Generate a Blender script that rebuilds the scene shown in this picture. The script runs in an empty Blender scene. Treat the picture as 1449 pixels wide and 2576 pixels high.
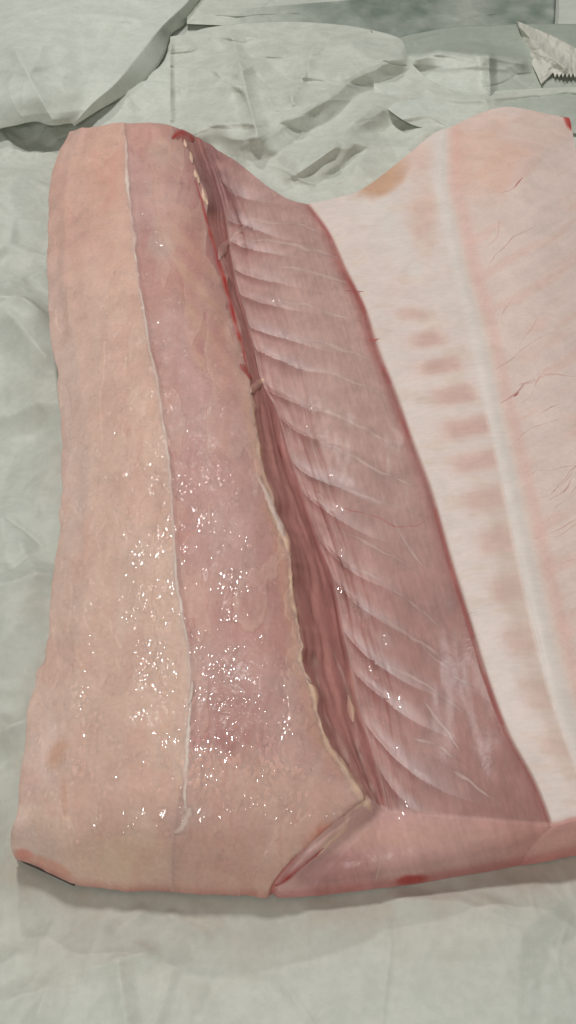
import bpy, math, random
import numpy as np

# ------------------------------------------------------------------ camera, world, lamps, exposure
scene = bpy.context.scene
COL = scene.collection
H = 0.30                                   # lens height above the counter (m)
PITCH = math.radians(50.0)                 # lens tilted down from level
FOV = math.radians(55.0)                   # along the long side
cam_data = bpy.data.cameras.new("camera")
cam = bpy.data.objects.new("camera", cam_data)
COL.objects.link(cam)
cam.location = (0, 0, H)
cam.rotation_euler = (math.pi / 2 - PITCH, 0, 0)
cam_data.sensor_fit = 'VERTICAL'
cam_data.angle = FOV
cam_data.clip_start = 0.01
cam_data.clip_end = 50
scene.camera = cam

world = bpy.data.worlds.new("World")
scene.world = world
world.use_nodes = True
bg = world.node_tree.nodes["Background"]
bg.inputs[0].default_value = (1.0, 0.99, 0.93, 1)
bg.inputs[1].default_value = 0.075

def area_lamp(name, loc, target, size, power, color):
    ld = bpy.data.lights.new(name, 'AREA')
    ld.shape = 'DISK'; ld.size = size; ld.energy = power; ld.color = color
    o = bpy.data.objects.new(name, ld); COL.objects.link(o)
    o.location = loc
    from mathutils import Vector
    d = Vector(target) - Vector(loc)
    o.rotation_euler = d.to_track_quat('-Z', 'Y').to_euler()
    return o
area_lamp("ceiling_lamp", (-0.10, 0.66, 1.15), (0.0, 0.36, 0.0), 0.10, 5.5, (1.0, 0.99, 0.955))
area_lamp("small_ceiling_lamp", (-0.20, 1.00, 0.84), (0.0, 0.36, 0.0), 0.03, 1.9, (1.0, 0.99, 0.94))
area_lamp("room_lamp", (-0.08, -0.55, 0.66), (0.0, 0.3, 0.0), 0.25, 2.9, (1.0, 0.975, 0.92))

scene.view_settings.view_transform = 'Standard'
scene.view_settings.look = 'None'
scene.view_settings.exposure = 0.0
scene.view_settings.gamma = 1.0
scene.view_settings.use_curve_mapping = False

# ------------------------------------------------------------------ helpers
rng = np.random.default_rng(7)
random.seed(7)
F = 1288.0 / math.tan(FOV / 2)             # survey units: picture plane 1449 x 2576
CX, CY = 724.5, 1288.0
cp, sp = math.cos(PITCH), math.sin(PITCH)

def proj(px, py, z):
    """place of a surveyed point that lies at height z (m)"""
    px = np.asarray(px, float); py = np.asarray(py, float); z = np.asarray(z, float)
    a = (px - CX) / F; b = (CY - py) / F
    dx = a; dy = cp + b * sp; dz = -sp + b * cp
    t = (z - H) / dz
    return np.stack([dx * t, dy * t, np.broadcast_to(z, t.shape)], -1)

def unproj(P):
    x, y, z = P[..., 0], P[..., 1], P[..., 2] - H
    fwd = y * cp - z * sp; up = y * sp + z * cp
    return CX + F * x / fwd, CY - F * up / fwd

def lin(r, g, b, k=1.0):
    c = np.array([r, g, b], float) / 255
    c = np.where(c <= 0.04045, c / 12.92, ((c + 0.055) / 1.055) ** 2.4)
    return c * k

def sstep(a, b, x):
    t = np.clip((x - a) / (b - a), 0, 1)
    return t * t * (3 - 2 * t)

_lat = {}
def vnoise(x, y, seed=0):
    if seed not in _lat:
        _lat[seed] = np.random.default_rng(1000 + seed).random((256, 256))
    L = _lat[seed]
    xi = np.floor(x).astype(int); yi = np.floor(y).astype(int)
    fx = x - xi; fy = y - yi
    fx = fx * fx * fx * (fx * (fx * 6 - 15) + 10); fy = fy * fy * fy * (fy * (fy * 6 - 15) + 10)
    g = lambda i, j: L[(xi + i) & 255, (yi + j) & 255]
    return ((g(0, 0) * (1 - fx) + g(1, 0) * fx) * (1 - fy) + (g(0, 1) * (1 - fx) + g(1, 1) * fx) * fy) * 2 - 1

def fbm(x, y, seed=0, octv=3, gain=0.5):
    s = 0; a = 1.0; n = 0
    for k in range(octv):
        s = s + a * vnoise(x * 2 ** k + 17.3 * k, y * 2 ** k - 9.1 * k, seed + k); n += a; a *= gain
    return s / n

def pchip(xk, Y, x):
    xk = np.asarray(xk, float); Y = np.asarray(Y, float); x = np.asarray(x, float)
    h = np.diff(xk); hs = h.reshape((-1,) + (1,) * (Y.ndim - 1))
    d = np.diff(Y, axis=0) / hs
    m = np.zeros_like(Y)
    m[0] = d[0]; m[-1] = d[-1]
    if len(xk) > 2:
        w1 = 2 * hs[1:] + hs[:-1]; w2 = hs[1:] + 2 * hs[:-1]
        same = d[1:] * d[:-1] > 0
        with np.errstate(divide='ignore', invalid='ignore'):
            hm = (w1 + w2) / (w1 / d[:-1] + w2 / d[1:])
        m[1:-1] = np.where(same, hm, 0)
    i = np.clip(np.searchsorted(xk, x) - 1, 0, len(xk) - 2)
    t = (x - xk[i]) / h[i]
    sh = (-1,) + (1,) * (Y.ndim - 1)
    t = t.reshape(sh); hi = h[i].reshape(sh)
    return ((1 + 2 * t) * (1 - t) ** 2 * Y[i] + t * (1 - t) ** 2 * hi * m[i]
            + t * t * (3 - 2 * t) * Y[i + 1] + t * t * (t - 1) * hi * m[i + 1])

def mesh_from(name, verts, faces, mat, parent=None, col=None, normals=None, smooth=True):
    verts = np.ascontiguousarray(verts, dtype=np.float32).reshape(-1, 3)
    faces = np.ascontiguousarray(faces, dtype=np.int32)
    k = faces.shape[1]
    me = bpy.data.meshes.new(name)
    me.vertices.add(len(verts)); me.vertices.foreach_set("co", verts.ravel())
    me.loops.add(faces.size); me.loops.foreach_set("vertex_index", faces.ravel())
    me.polygons.add(len(faces))
    me.polygons.foreach_set("loop_start", np.arange(0, faces.size, k, dtype=np.int32))
    me.polygons.foreach_set("use_smooth", np.full(len(faces), smooth))
    me.update(calc_edges=True)
    if col is not None:
        ca = me.color_attributes.new("tissue_colour", 'FLOAT_COLOR', 'POINT')
        c4 = np.ones((len(verts), 4), np.float32); c4[:, :3] = np.asarray(col).reshape(-1, 3)
        ca.data.foreach_set("color", c4.ravel())
    if normals is not None:
        me.normals_split_custom_set_from_vertices(np.asarray(normals, np.float32).reshape(-1, 3))
    me.materials.append(mat)
    o = bpy.data.objects.new(name, me); COL.objects.link(o)
    if parent is not None: o.parent = parent
    return o

def grid_faces(nr, nc, flip=False):
    i = np.arange(nr * nc).reshape(nr, nc)
    q = np.stack([i[:-1, :-1], i[:-1, 1:], i[1:, 1:], i[1:, :-1]], -1).reshape(-1, 4)
    return q[:, ::-1] if flip else q

def tag(o, label, cat=None, kind=None, group=None):
    if label: o["label"] = label
    if cat: o["category"] = cat
    if kind: o["kind"] = kind
    if group: o["group"] = group
    return o

# ------------------------------------------------------------------ materials
def new_mat(name):
    m = bpy.data.materials.new(name); m.use_nodes = True
    nt = m.node_tree; nt.nodes.clear()
    out = nt.nodes.new('ShaderNodeOutputMaterial')
    b = nt.nodes.new('ShaderNodeBsdfPrincipled')
    nt.links.new(b.outputs[0], out.inputs[0])
    return m, nt, b, out

def nd(nt, typ, **kw):
    n = nt.nodes.new(typ)
    for k, v in kw.items(): setattr(n, k, v)
    return n

def noise_node(nt, co, scale, detail=2.0, rough=0.5, dist=0.0):
    n = nd(nt, 'ShaderNodeTexNoise')
    n.inputs['Scale'].default_value = scale; n.inputs['Detail'].default_value = detail
    n.inputs['Roughness'].default_value = rough; n.inputs['Distortion'].default_value = dist
    nt.links.new(co, n.inputs['Vector'])
    return n

def ramp(nt, src, a, b, va=0.0, vb=1.0):
    r = nd(nt, 'ShaderNodeMapRange'); r.interpolation_type = 'SMOOTHSTEP'
    r.inputs[1].default_value = a; r.inputs[2].default_value = b
    r.inputs[3].default_value = va; r.inputs[4].default_value = vb
    nt.links.new(src, r.inputs[0]); return r.outputs[0]

def math_node(nt, op, a, b):
    n = nd(nt, 'ShaderNodeMath', operation=op)
    for i, v in enumerate((a, b)):
        if isinstance(v, (int, float)): n.inputs[i].default_value = v
        else: nt.links.new(v, n.inputs[i])
    return n.outputs[0]

def flesh_mat(name, rough=0.5, coat=0.8, coat_rough=0.12, sparkle=1.0, patch=(0.48, 0.62), sss=0.25,
              fine=0.10, stretch=(1, 1, 1), grain_scale=700, flat=None, spark_scale=900, soft=0.10, coat_ior=1.36):
    m, nt, b, out = new_mat(name)
    tc = nd(nt, 'ShaderNodeTexCoord')
    if flat is None:
        at = nd(nt, 'ShaderNodeVertexColor'); at.layer_name = "tissue_colour"; base = at.outputs['Color']
    else:
        rgb = nd(nt, 'ShaderNodeRGB'); rgb.outputs[0].default_value = (*flat, 1); base = rgb.outputs[0]
    mp = nd(nt, 'ShaderNodeMapping'); mp.inputs['Scale'].default_value = stretch
    nt.links.new(tc.outputs['Object'], mp.inputs['Vector'])
    grain = noise_node(nt, mp.outputs[0], grain_scale, 4, 0.6)
    big = noise_node(nt, tc.outputs['Object'], 85, 4, 0.6, 0.4)
    v1 = ramp(nt, grain.outputs[0], 0.25, 0.75, 1 - fine, 1 + fine)
    v2 = ramp(nt, big.outputs[0], 0.25, 0.75, 1 - soft, 1 + soft)
    mul = nd(nt, 'ShaderNodeMixRGB', blend_type='MULTIPLY'); mul.inputs[0].default_value = 1
    nt.links.new(base, mul.inputs[1]); nt.links.new(math_node(nt, 'MULTIPLY', v1, v2), mul.inputs[2])
    nt.links.new(mul.outputs[0], b.inputs['Base Color'])
    b.inputs['Roughness'].default_value = rough
    b.inputs['Specular IOR Level'].default_value = 0.15
    b.subsurface_method = 'BURLEY'
    b.inputs['Subsurface Weight'].default_value = sss
    b.inputs['Subsurface Radius'].default_value = (1.0, 0.45, 0.3)
    b.inputs['Subsurface Scale'].default_value = 0.0035
    # wet film: fine ripples that catch the lamp in clusters of glints
    w = noise_node(nt, tc.outputs['Object'], spark_scale, 0.6, 0.5)
    pm = noise_node(nt, tc.outputs['Object'], 70, 3, 0.6)
    msk = ramp(nt, pm.outputs[0], patch[0], patch[1], 0.2, 1.0)
    hgt = math_node(nt, 'MULTIPLY', w.outputs[0], msk)
    med = noise_node(nt, tc.outputs['Object'], 240, 2, 0.5)
    hsum = math_node(nt, 'ADD', hgt, math_node(nt, 'MULTIPLY', med.outputs[0], 1.1))
    bp = nd(nt, 'ShaderNodeBump'); bp.inputs['Strength'].default_value = 1.0
    bp.inputs['Distance'].default_value = 0.00045 * sparkle
    nt.links.new(hsum, bp.inputs['Height'])
    nt.links.new(bp.outputs[0], b.inputs['Coat Normal'])
    bp2 = nd(nt, 'ShaderNodeBump'); bp2.inputs['Strength'].default_value = 1.0
    bp2.inputs['Distance'].default_value = 0.00005
    nt.links.new(math_node(nt, 'ADD', math_node(nt, 'MULTIPLY', med.outputs[0], 2.0), grain.outputs[0]), bp2.inputs['Height'])
    nt.links.new(bp2.outputs[0], b.inputs['Normal'])
    b.inputs['Coat Weight'].default_value = coat
    b.inputs['Coat Roughness'].default_value = coat_rough
    b.inputs['Coat IOR'].default_value = coat_ior
    return m

M_LOIN = flesh_mat("wet_loin_flesh", soft=0.05, sparkle=0.6, coat=0.12, coat_rough=0.15, fine=0.06, spark_scale=1250, patch=(0.42, 0.60), sss=0.4)
M_RIB = flesh_mat("rib_wall_flesh", sparkle=0.08, coat=0.12, coat_rough=0.2, patch=(0.5, 0.74), spark_scale=1000, sss=0.3, stretch=(1.0, 0.25, 1.0), fine=0.06)
M_MEMB = flesh_mat("belly_membrane_tissue", sparkle=0.12, coat=0.15, coat_rough=0.3, sss=0.0, fine=0.04, stretch=(0.3, 1.0, 1.0), soft=0.05)
M_FLAP = flesh_mat("belly_fat", sparkle=0.12, coat=0.15, coat_rough=0.3, sss=0.0, fine=0.04, soft=0.06)
M_CUT = flesh_mat("cut_end_flesh", sss=0.0, sparkle=0.25, coat=0.3, coat_rough=0.2, fine=0.04)
M_SKIN = flesh_mat("grey_fish_skin", sparkle=0.4, coat=0.6, flat=lin(92, 82, 80, 1.0), sss=0.0, soft=0.3)
M_GLINT = flesh_mat("glint_dome", sparkle=0.0, coat=1.0, coat_rough=0.05, sss=0.0, rough=0.4, coat_ior=1.75)
PALE = lin(226, 206, 194, 1.25); CREAM = lin(222, 188, 162, 1.3); LINE = lin(200, 170, 160, 1.25)
BLOOD = lin(150, 40, 38, 1.25); VEIN = lin(170, 88, 84, 1.25); VEINPALE = lin(176, 128, 120, 1.25)

def paper_mat(name, ca, cb, stain=True, bump=0.00018):
    m, nt, b, out = new_mat(name)
    tc = nd(nt, 'ShaderNodeTexCoord')
    n1 = noise_node(nt, tc.outputs['Object'], 110, 4, 0.6)
    n2 = noise_node(nt, tc.outputs['Object'], 420, 3, 0.6)
    f = math_node(nt, 'ADD', math_node(nt, 'MULTIPLY', n1.outputs[0], 0.6), math_node(nt, 'MULTIPLY', n2.outputs[0], 0.4))
    mix = nd(nt, 'ShaderNodeMixRGB')
    mix.inputs[1].default_value = (*ca, 1); mix.inputs[2].default_value = (*cb, 1)
    nt.links.new(ramp(nt, f, 0.36, 0.64), mix.inputs[0])
    src = mix.outputs[0]
    if stain:  # vertex colour: stain by the fish, painted shade on the back sheets
        at = nd(nt, 'ShaderNodeVertexColor'); at.layer_name = "tissue_colour"
        mul = nd(nt, 'ShaderNodeMixRGB', blend_type='MULTIPLY'); mul.inputs[0].default_value = 1
        nt.links.new(src, mul.inputs[1]); nt.links.new(at.outputs['Color'], mul.inputs[2]); src = mul.outputs[0]
    nt.links.new(src, b.inputs['Base Color'])
    b.inputs['Roughness'].default_value = 0.5
    b.inputs['Specular IOR Level'].default_value = 0.3
    bp = nd(nt, 'ShaderNodeBump'); bp.inputs['Distance'].default_value = bump; bp.inputs['Strength'].default_value = 1
    nt.links.new(f, bp.inputs['Height']); nt.links.new(bp.outputs[0], b.inputs['Normal'])
    tr = nd(nt, 'ShaderNodeBsdfTranslucent'); nt.links.new(src, tr.inputs[0])
    ms = nd(nt, 'ShaderNodeMixShader'); ms.inputs[0].default_value = 0.18
    nt.links.new(b.outputs[0], ms.inputs[1]); nt.links.new(tr.outputs[0], ms.inputs[2])
    nt.links.new(ms.outputs[0], out.inputs[0])
    return m
M_PAPER = paper_mat("white_butcher_paper", (0.77, 0.805, 0.73), (0.86, 0.895, 0.82))
M_PAPER2 = paper_mat("thin_waxed_paper", (0.72, 0.75, 0.67), (0.82, 0.85, 0.77))
M_PAPER3 = paper_mat("grey_green_paper", (0.27, 0.31, 0.27), (0.35, 0.385, 0.335))
M_PAPER4 = paper_mat("cream_paper", (0.80, 0.79, 0.70), (0.86, 0.85, 0.77))

# ------------------------------------------------------------------ setting: counter
mc, nt, b, out = new_mat("counter_laminate")
tc = nd(nt, 'ShaderNodeTexCoord'); n1 = noise_node(nt, tc.outputs['Object'], 60, 4)
cr = nd(nt, 'ShaderNodeMixRGB'); cr.inputs[1].default_value = (0.22, 0.22, 0.20, 1); cr.inputs[2].default_value = (0.3, 0.3, 0.28, 1)
nt.links.new(n1.outputs[0], cr.inputs[0]); nt.links.new(cr.outputs[0], b.inputs['Base Color']); b.inputs['Roughness'].default_value = 0.4
counter = mesh_from("counter", [[-0.9, -0.5, -0.012], [0.9, -0.5, -0.012], [0.9, 1.6, -0.012], [-0.9, 1.6, -0.012]], [[0, 1, 2, 3]], mc)
counter["kind"] = "structure"

# ------------------------------------------------------------------ fillet: surveyed lengthwise lines (x, y, height cm), cut end -> far end
L = {}
L['edge'] = [(42, 2060, 1.9), (47, 1990, 2.1), (58, 1900, 2.3), (70, 1800, 2.4), (85, 1727, 2.4), (92, 1695, 2.4), (112, 1655, 2.4), (125, 1592, 2.5), (133, 1460, 2.6), (150, 1322, 2.6), (154, 1240, 2.6),
             (155, 1195, 2.6), (152, 1060, 2.6), (148, 960, 2.6), (130, 860, 2.5), (119, 694, 2.4), (122, 505, 2.2), (140, 400, 2.1), (172, 330, 1.9)]
L['strip'] = [(178, 2000, 2.8), (175, 1900, 3.0), (190, 1700, 3.1), (225, 1400, 3.3), (225, 1150, 3.3), (200, 900, 3.2), (165, 700, 3.05), (165, 500, 2.8), (205, 322, 2.5)]
L['mid'] = [(330, 1960, 3.1), (330, 1850, 3.35), (340, 1600, 3.5), (335, 1300, 3.65), (310, 1000, 3.7), (260, 700, 3.5), (235, 500, 3.2), (255, 316, 2.85)]
L['septum'] = [(466, 1950, 3.2), (472, 1900, 3.35), (474, 1850, 3.4), (480, 1750, 3.5), (475, 1650, 3.6), (462, 1560, 3.6), (445, 1450, 3.7), (435, 1300, 3.75), (425, 1160, 3.8), (410, 1060, 3.8), (400, 980, 3.8),
               (380, 890, 3.75), (365, 800, 3.7), (345, 680, 3.6), (335, 590, 3.5), (325, 500, 3.35), (318, 400, 3.15), (314, 312, 2.95)]
L['inner'] = [(670, 1945, 3.1), (640, 1850, 3.35), (620, 1650, 3.6), (590, 1450, 3.75), (560, 1250, 3.85), (520, 1050, 3.85), (480, 850, 3.7), (440, 650, 3.5), (410, 480, 3.3), (385, 312, 2.95)]
L['rim'] = [(925, 2012, 2.5), (850, 1910, 2.8), (800, 1790, 3.0), (760, 1650, 3.1), (750, 1580, 3.2), (740, 1480, 3.3), (725, 1370, 3.4), (690, 1280, 3.4), (655, 1150, 3.4), (645, 1070, 3.4),
            (630, 980, 3.35), (625, 930, 3.25), (605, 840, 3.1), (580, 750, 3.0), (555, 650, 2.9), (535, 590, 2.85), (515, 490, 2.75), (490, 400, 2.65), (468, 330, 2.5)]
L['groove'] = [(975, 2040, 1.75), (940, 1900, 1.4), (910, 1800, 1.2), (888, 1690, 1.1), (865, 1590, 1.0), (842, 1470, 1.0), (800, 1350, 1.1), (765, 1250, 1.15), (730, 1150, 1.2), (695, 1030, 1.25),
               (655, 955, 1.4), (640, 880, 1.5), (620, 800, 1.5), (597, 720, 1.3), (582, 640, 1.0), (570, 550, 0.8), (545, 450, 1.1), (510, 352, 1.7)]
L['rib'] = [(1060, 2050, 1.85), (1025, 1900, 1.65), (1000, 1760, 1.55), (955, 1620, 1.5), (920, 1500, 1.5), (890, 1390, 1.55), (850, 1285, 1.6), (825, 1200, 1.65), (785, 1080, 1.65), (755, 930, 1.7),
            (735, 850, 1.7), (690, 740, 1.7), (670, 640, 1.65), (630, 540, 1.5), (600, 470, 1.45), (585, 400, 1.45)]
L['border'] = [(1388, 2078, 2.0), (1345, 1970, 2.05), (1280, 1850, 2.1), (1230, 1720, 2.15), (1180, 1560, 2.2), (1130, 1400, 2.2), (1085, 1240, 2.2), (1040, 1120, 2.2), (990, 980, 2.15), (950, 880, 2.1), (915, 770, 2.0),
               (870, 680, 1.85), (830, 590, 1.65), (775, 512, 1.45)]
L['band'] = [(1440, 2065, 2.1), (1400, 1950, 2.2), (1340, 1800, 2.3), (1270, 1600, 2.4), (1220, 1400, 2.45), (1170, 1200, 2.45), (1110, 1000, 2.45), (1060, 860, 2.4), (1000, 720, 2.25), (950, 610, 2.1), (905, 540, 1.85), (886, 490, 1.6)]
L['stripe'] = [(1492, 2052, 2.15), (1449, 1945, 2.25), (1395, 1800, 2.35), (1340, 1600, 2.45), (1295, 1400, 2.55), (1255, 1200, 2.6), (1222, 1050, 2.6), (1192, 920, 2.6), (1165, 800, 2.55), (1132, 680, 2.5), (1108, 560, 2.4), (1088, 450, 2.3), (1098, 336, 2.2)]
L['stripe_end'] = [(1552, 2038, 2.15), (1505, 1930, 2.25), (1450, 1790, 2.35), (1396, 1600, 2.5), (1348, 1400, 2.6), (1302, 1200, 2.65), (1266, 1050, 2.65), (1238, 920, 2.65), (1210, 800, 2.6), (1175, 680, 2.55), (1150, 560, 2.5), (1128, 450, 2.4), (1128, 326, 2.25)]
L['flap'] = [(1700, 2005, 2.1), (1600, 1750, 2.3), (1530, 1500, 2.5), (1470, 1250, 2.7), (1410, 1000, 2.8), (1360, 800, 2.9), (1320, 600, 2.85), (1290, 430, 2.7), (1275, 272, 2.4)]
L['far_edge'] = [(1980, 1940, 1.4), (1860, 1700, 1.6), (1750, 1400, 1.9), (1650, 1100, 2.1), (1570, 850, 2.2), (1510, 650, 2.2), (1462, 450, 2.1), (1432, 300, 1.9)]
ORDER = ['edge', 'strip', 'mid', 'septum', 'inner', 'rim', 'groove', 'rib', 'border', 'band', 'stripe', 'stripe_end', 'flap', 'far_edge']
BASE = {'edge': (43, 2156), 'strip': (185, 2228), 'mid': (300, 2239), 'septum': (440, 2245), 'inner': (570, 2254), 'rim': (682, 2259), 'groove': (790, 2253), 'rib': (930, 2239), 'border': (1310, 2177),
        'band': (1380, 2165), 'stripe': (1440, 2152), 'stripe_end': (1500, 2140), 'flap': (1640, 2115), 'far_edge': (1900, 2050)}
WID = [34, 56, 56, 84, 84, 62, 52, 96, 44, 44, 26, 60, 40]
NF, NT = 120, 640
cols = np.concatenate([[0], np.cumsum(WID)])
NC = cols[-1] + 1
CI = {k: int(cols[i]) for i, k in enumerate(ORDER)}
tau = np.linspace(0, 1, NT)
K = []
for k in ORDER:
    a = np.array(L[k], float)
    t = (a[0, 1] - a[:, 1]) / (a[0, 1] - a[-1, 1])
    K.append(pchip(t, a, tau))
K = np.array(K)                                   # lines x rows x (x, y, z)
# ragged rim and torn left edge
ri = ORDER.index('rim')
yr = K[ri, :, 1]
K[ri, :, 0] += 7 * vnoise(yr / 62, yr * 0, 3) + 1.2 * vnoise(yr / 17, yr * 0, 4)
K[0, :, 0] += 3.0 * vnoise(K[0, :, 1] / 36, yr * 0, 5) + 1.0 * vnoise(K[0, :, 1] / 11, yr * 0, 6)
si = ORDER.index('septum')
K[si, :, 0] += 2.0 * vnoise(K[si, :, 1] / 18, yr * 0, 8)
U = np.arange(NC)
G = pchip(cols, K, U)                             # cols x rows x 3
G = G.transpose(1, 0, 2)                          # rows x cols x 3
PX, PY, PZ = G[..., 0], G[..., 1], G[..., 2] / 100
# steeper upper wall under the rim
c0, c1 = CI['rim'], CI['groove']
w = (np.arange(c0, c1 + 1) - c0) / (c1 - c0)
zr, zg = PZ[:, c0:c0 + 1], PZ[:, c1:c1 + 1]
prof = 1 - (1 - w) ** 1.7
PZ[:, c0:c1 + 1] = zr + (zg - zr) * prof[None, :]
top = proj(PX, PY, PZ)

# front (near) cut end: rounded for the loin, squarer for the belly
bx = pchip(cols, np.array([BASE[k] for k in ORDER], float), U)
base = proj(bx[:, 0], bx[:, 1], np.full(NC, 0.0008))
q = np.interp(U, [0, CI['septum'], CI['inner'], CI['groove'], NC - 1], [0.9, 1.0, 1.0, 0.5, 0.42])
sg = np.linspace(1, 0, NF, endpoint=False)        # 1 at base ... towards 0 at the top edge
sa = np.sin(np.pi / 2 * sg)[:, None] ** (1 / q[None, :] * 0.9 + 0.1)
sb = np.clip(np.cos(np.pi / 2 * sg), 0, 1)[:, None] ** q[None, :]
T0 = top[0]
front = np.empty((NF, NC, 3))
front[..., :2] = T0[None, :, :2] + (base - T0)[None, :, :2] * sa[..., None]
front[..., 2] = base[None, :, 2] + (T0 - base)[None, :, 2] * sb
P = np.concatenate([front, top], 0)
NR = NF + NT
fx_, fy_ = unproj(P)
X, Y = P[..., 0], P[..., 1]
wfw = np.interp(U, [0, CI['inner'], CI['rim'], NC - 1], [30, 30, 6, 5])
wf = np.concatenate([np.ones((NF, NC)), 1 - sstep(0, 1, np.arange(NT)[:, None] / wfw[None, :])], 0)     # 1 on the cut end

def band(c, a, b):
    return (U - CI[a]) / (CI[b] - CI[a])
uu = np.broadcast_to(U[None, :], (NR, NC)).astype(float)
def inb(a, b, soft=3):
    return sstep(CI[a] - soft, CI[a] + soft, uu) * (1 - sstep(CI[b] - soft, CI[b] + soft, uu))
loin = 1 - sstep(CI['rim'] - 4, CI['rim'] + 4, uu)
ribm = inb('rim', 'border', 4)
disp = np.zeros((NR, NC))
# loin lumps
disp += loin * (0.0008 * fbm(X / 0.022, Y / 0.05, 20, 3) + 0.00045 * fbm(X / 0.007, Y / 0.011, 24, 3))
fm0 = fbm(fx_ / 70, fy_ / 150, 154, 4)
disp += loin * 0.00018 * sstep(0.06, 0.10, fm0)
# step at the septum: the inner muscle sits lower
disp -= 0.0005 * (1 - wf) * sstep(CI['septum'], CI['septum'] + 9, uu) * (1 - sstep(CI['septum'] + 20, CI['inner'], uu))
# shallow facet line in the dorsal strip
disp += 0.0006 * (1 - wf) * np.exp(-((uu - CI['strip']) / 9) ** 2)
# rib wall: overlapping muscle segments
wr = np.clip((uu - CI['groove']) / (CI['border'] - CI['groove']), -0.6, 1)
wl = np.clip(wr, 0, 1)
drop = np.interp(fy_, [500, 900, 1300, 1700, 2050], [60, 90, 170, 250, 290])
lean = drop * (0.62 * wl ** 0.55 + 0.38 * wl)
yph = fy_ - lean + 12 * fbm(X / 0.022, Y / 0.03, 31, 2)
edges = np.array([380, 462, 548, 604, 676, 730, 812, 874, 968, 1040, 1150, 1232, 1352, 1440, 1572, 1668, 1812, 1915, 2060])
seg = np.clip(np.searchsorted(edges, yph) - 1, 0, len(edges) - 2)
ph = np.clip((yph - edges[seg]) / (edges[seg + 1] - edges[seg]), 0, 1)      # 0 at the upper line, 1 at the lower edge
rib_on = sstep(-0.02, 0.12, wr) * (1 - sstep(0.75, 1.0, wr)) * (1 - wf)
saw = ph ** 1.5 * (1 - sstep(0.84, 1.0, ph))
amp = np.interp(wl, [0, 0.10, 0.22, 0.36, 0.5, 1], [0.0005, 0.0010, 0.0007, 0.00025, 0.00004, 0.0]) * (0.75 + 0.5 * np.sin(seg * 2.3 + 1) ** 2)
disp += rib_on * amp * saw
disp += ribm * 0.0004 * fbm(X / 0.012, Y / 0.03, 33, 3)
# longitudinal folds in the groove wall
gw = inb('rim', 'rib', 4) * (1 - wf)
disp += gw * 0.0009 * fbm(uu / 11, fy_ / 190, 36, 2)
# membrane and flap
bel = sstep(CI['border'] - 2, CI['border'] + 6, uu)
disp += bel * (0.0005 * fbm(X / 0.03, Y / 0.04, 40, 2))
# notch line along the red border
disp -= 0.0007 * np.exp(-((uu - CI['border']) / 2.5) ** 2) * (1 - wf)
disp += 0.0007 * sstep(CI['border'] - 3, CI['border'] + 3, uu) * (1 - wf)
# raised stripe
ws = (uu - CI['stripe']) / (CI['stripe_end'] - CI['stripe'])
disp += 0.0004 * (1 - wf) * np.where((ws > 0) & (ws < 1), np.sin(np.pi * np.clip(ws, 0, 1)) ** 2, 0)
# diagonal wrinkles on the flap
fl = sstep(CI['stripe_end'] - 8, CI['stripe_end'] + 18, uu)
disp += fl * (1 - wf) * 0.0006 * fbm((fx_ * 0.55 + fy_) / 42, (fx_ - 0.6 * fy_) / 260, 44, 3)
# window panels between the ribs in the white band
wb = np.clip((uu - CI['border']) / (CI['stripe'] - CI['border']), 0, 1)
yb = fy_ + 0.18 * (fx_ - 1100)
wi_edges = np.array([650, 745, 812, 885, 960, 1045, 1135, 1225, 1330, 1450, 1580, 1720, 1860, 2000])
wseg = np.clip(np.searchsorted(wi_edges, yb) - 1, 0, len(wi_edges) - 2)
wph = np.clip((yb - wi_edges[wseg]) / (wi_edges[wseg + 1] - wi_edges[wseg]), 0, 1)
win = sstep(0.02, 0.42, wph) * (1 - sstep(0.62, 0.99, wph))
inband = (uu > CI['border']) & (uu <= CI['stripe'] + 2)
strength = np.interp(fy_, [690, 760, 860, 1080, 1200, 1350, 1600, 1950], [0.1, 0.6, 0.9, 0.9, 0.8, 0.75, 0.6, 0.4])
wlo = np.interp(fy_, [700, 900, 1100, 1400], [0.35, 0.36, 0.36, 0.42]) + 0.05 * vnoise(fy_ / 30, fy_ * 0, 49)
whi = np.interp(fy_, [740, 850, 950, 1050, 1200], [0.62, 0.80, 0.95, 1.0, 1.0])
win = win * sstep(wlo - 0.2, wlo + 0.2, wb) * (1 - sstep(whi - 0.18, whi + 0.08, wb) * (whi < 0.99)) * inband * strength * (1 - wf)
disp -= 0.00025 * win
# blood line groove down the cut end
disp -= wf * 0.0012 * np.exp(-((uu - CI['rim'] - 2) / 6) ** 2)

def normals_of(P):
    du = np.gradient(P, axis=1); dv = np.gradient(P, axis=0)
    n = np.cross(du, dv); n /= np.linalg.norm(n, axis=-1, keepdims=True) + 1e-12
    return n
N0 = normals_of(P)
P = P + N0 * disp[..., None]
P[..., 2] = np.maximum(P[..., 2], 0.0006)
win_r = np.arange(NR)
sm = np.exp(-((win_r - NF) / 22.0) ** 2)[:, None, None] * (1 - 0.85 * sstep(CI['rim'] - 10, CI['rim'] + 10, uu))[..., None]
for _ in range(60):
    Q = P.copy(); Q[1:-1] = (P[:-2] + P[2:]) * 0.5
    P = P * (1 - 0.5 * sm) + Q * 0.5 * sm
NRM = normals_of(P)

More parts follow.
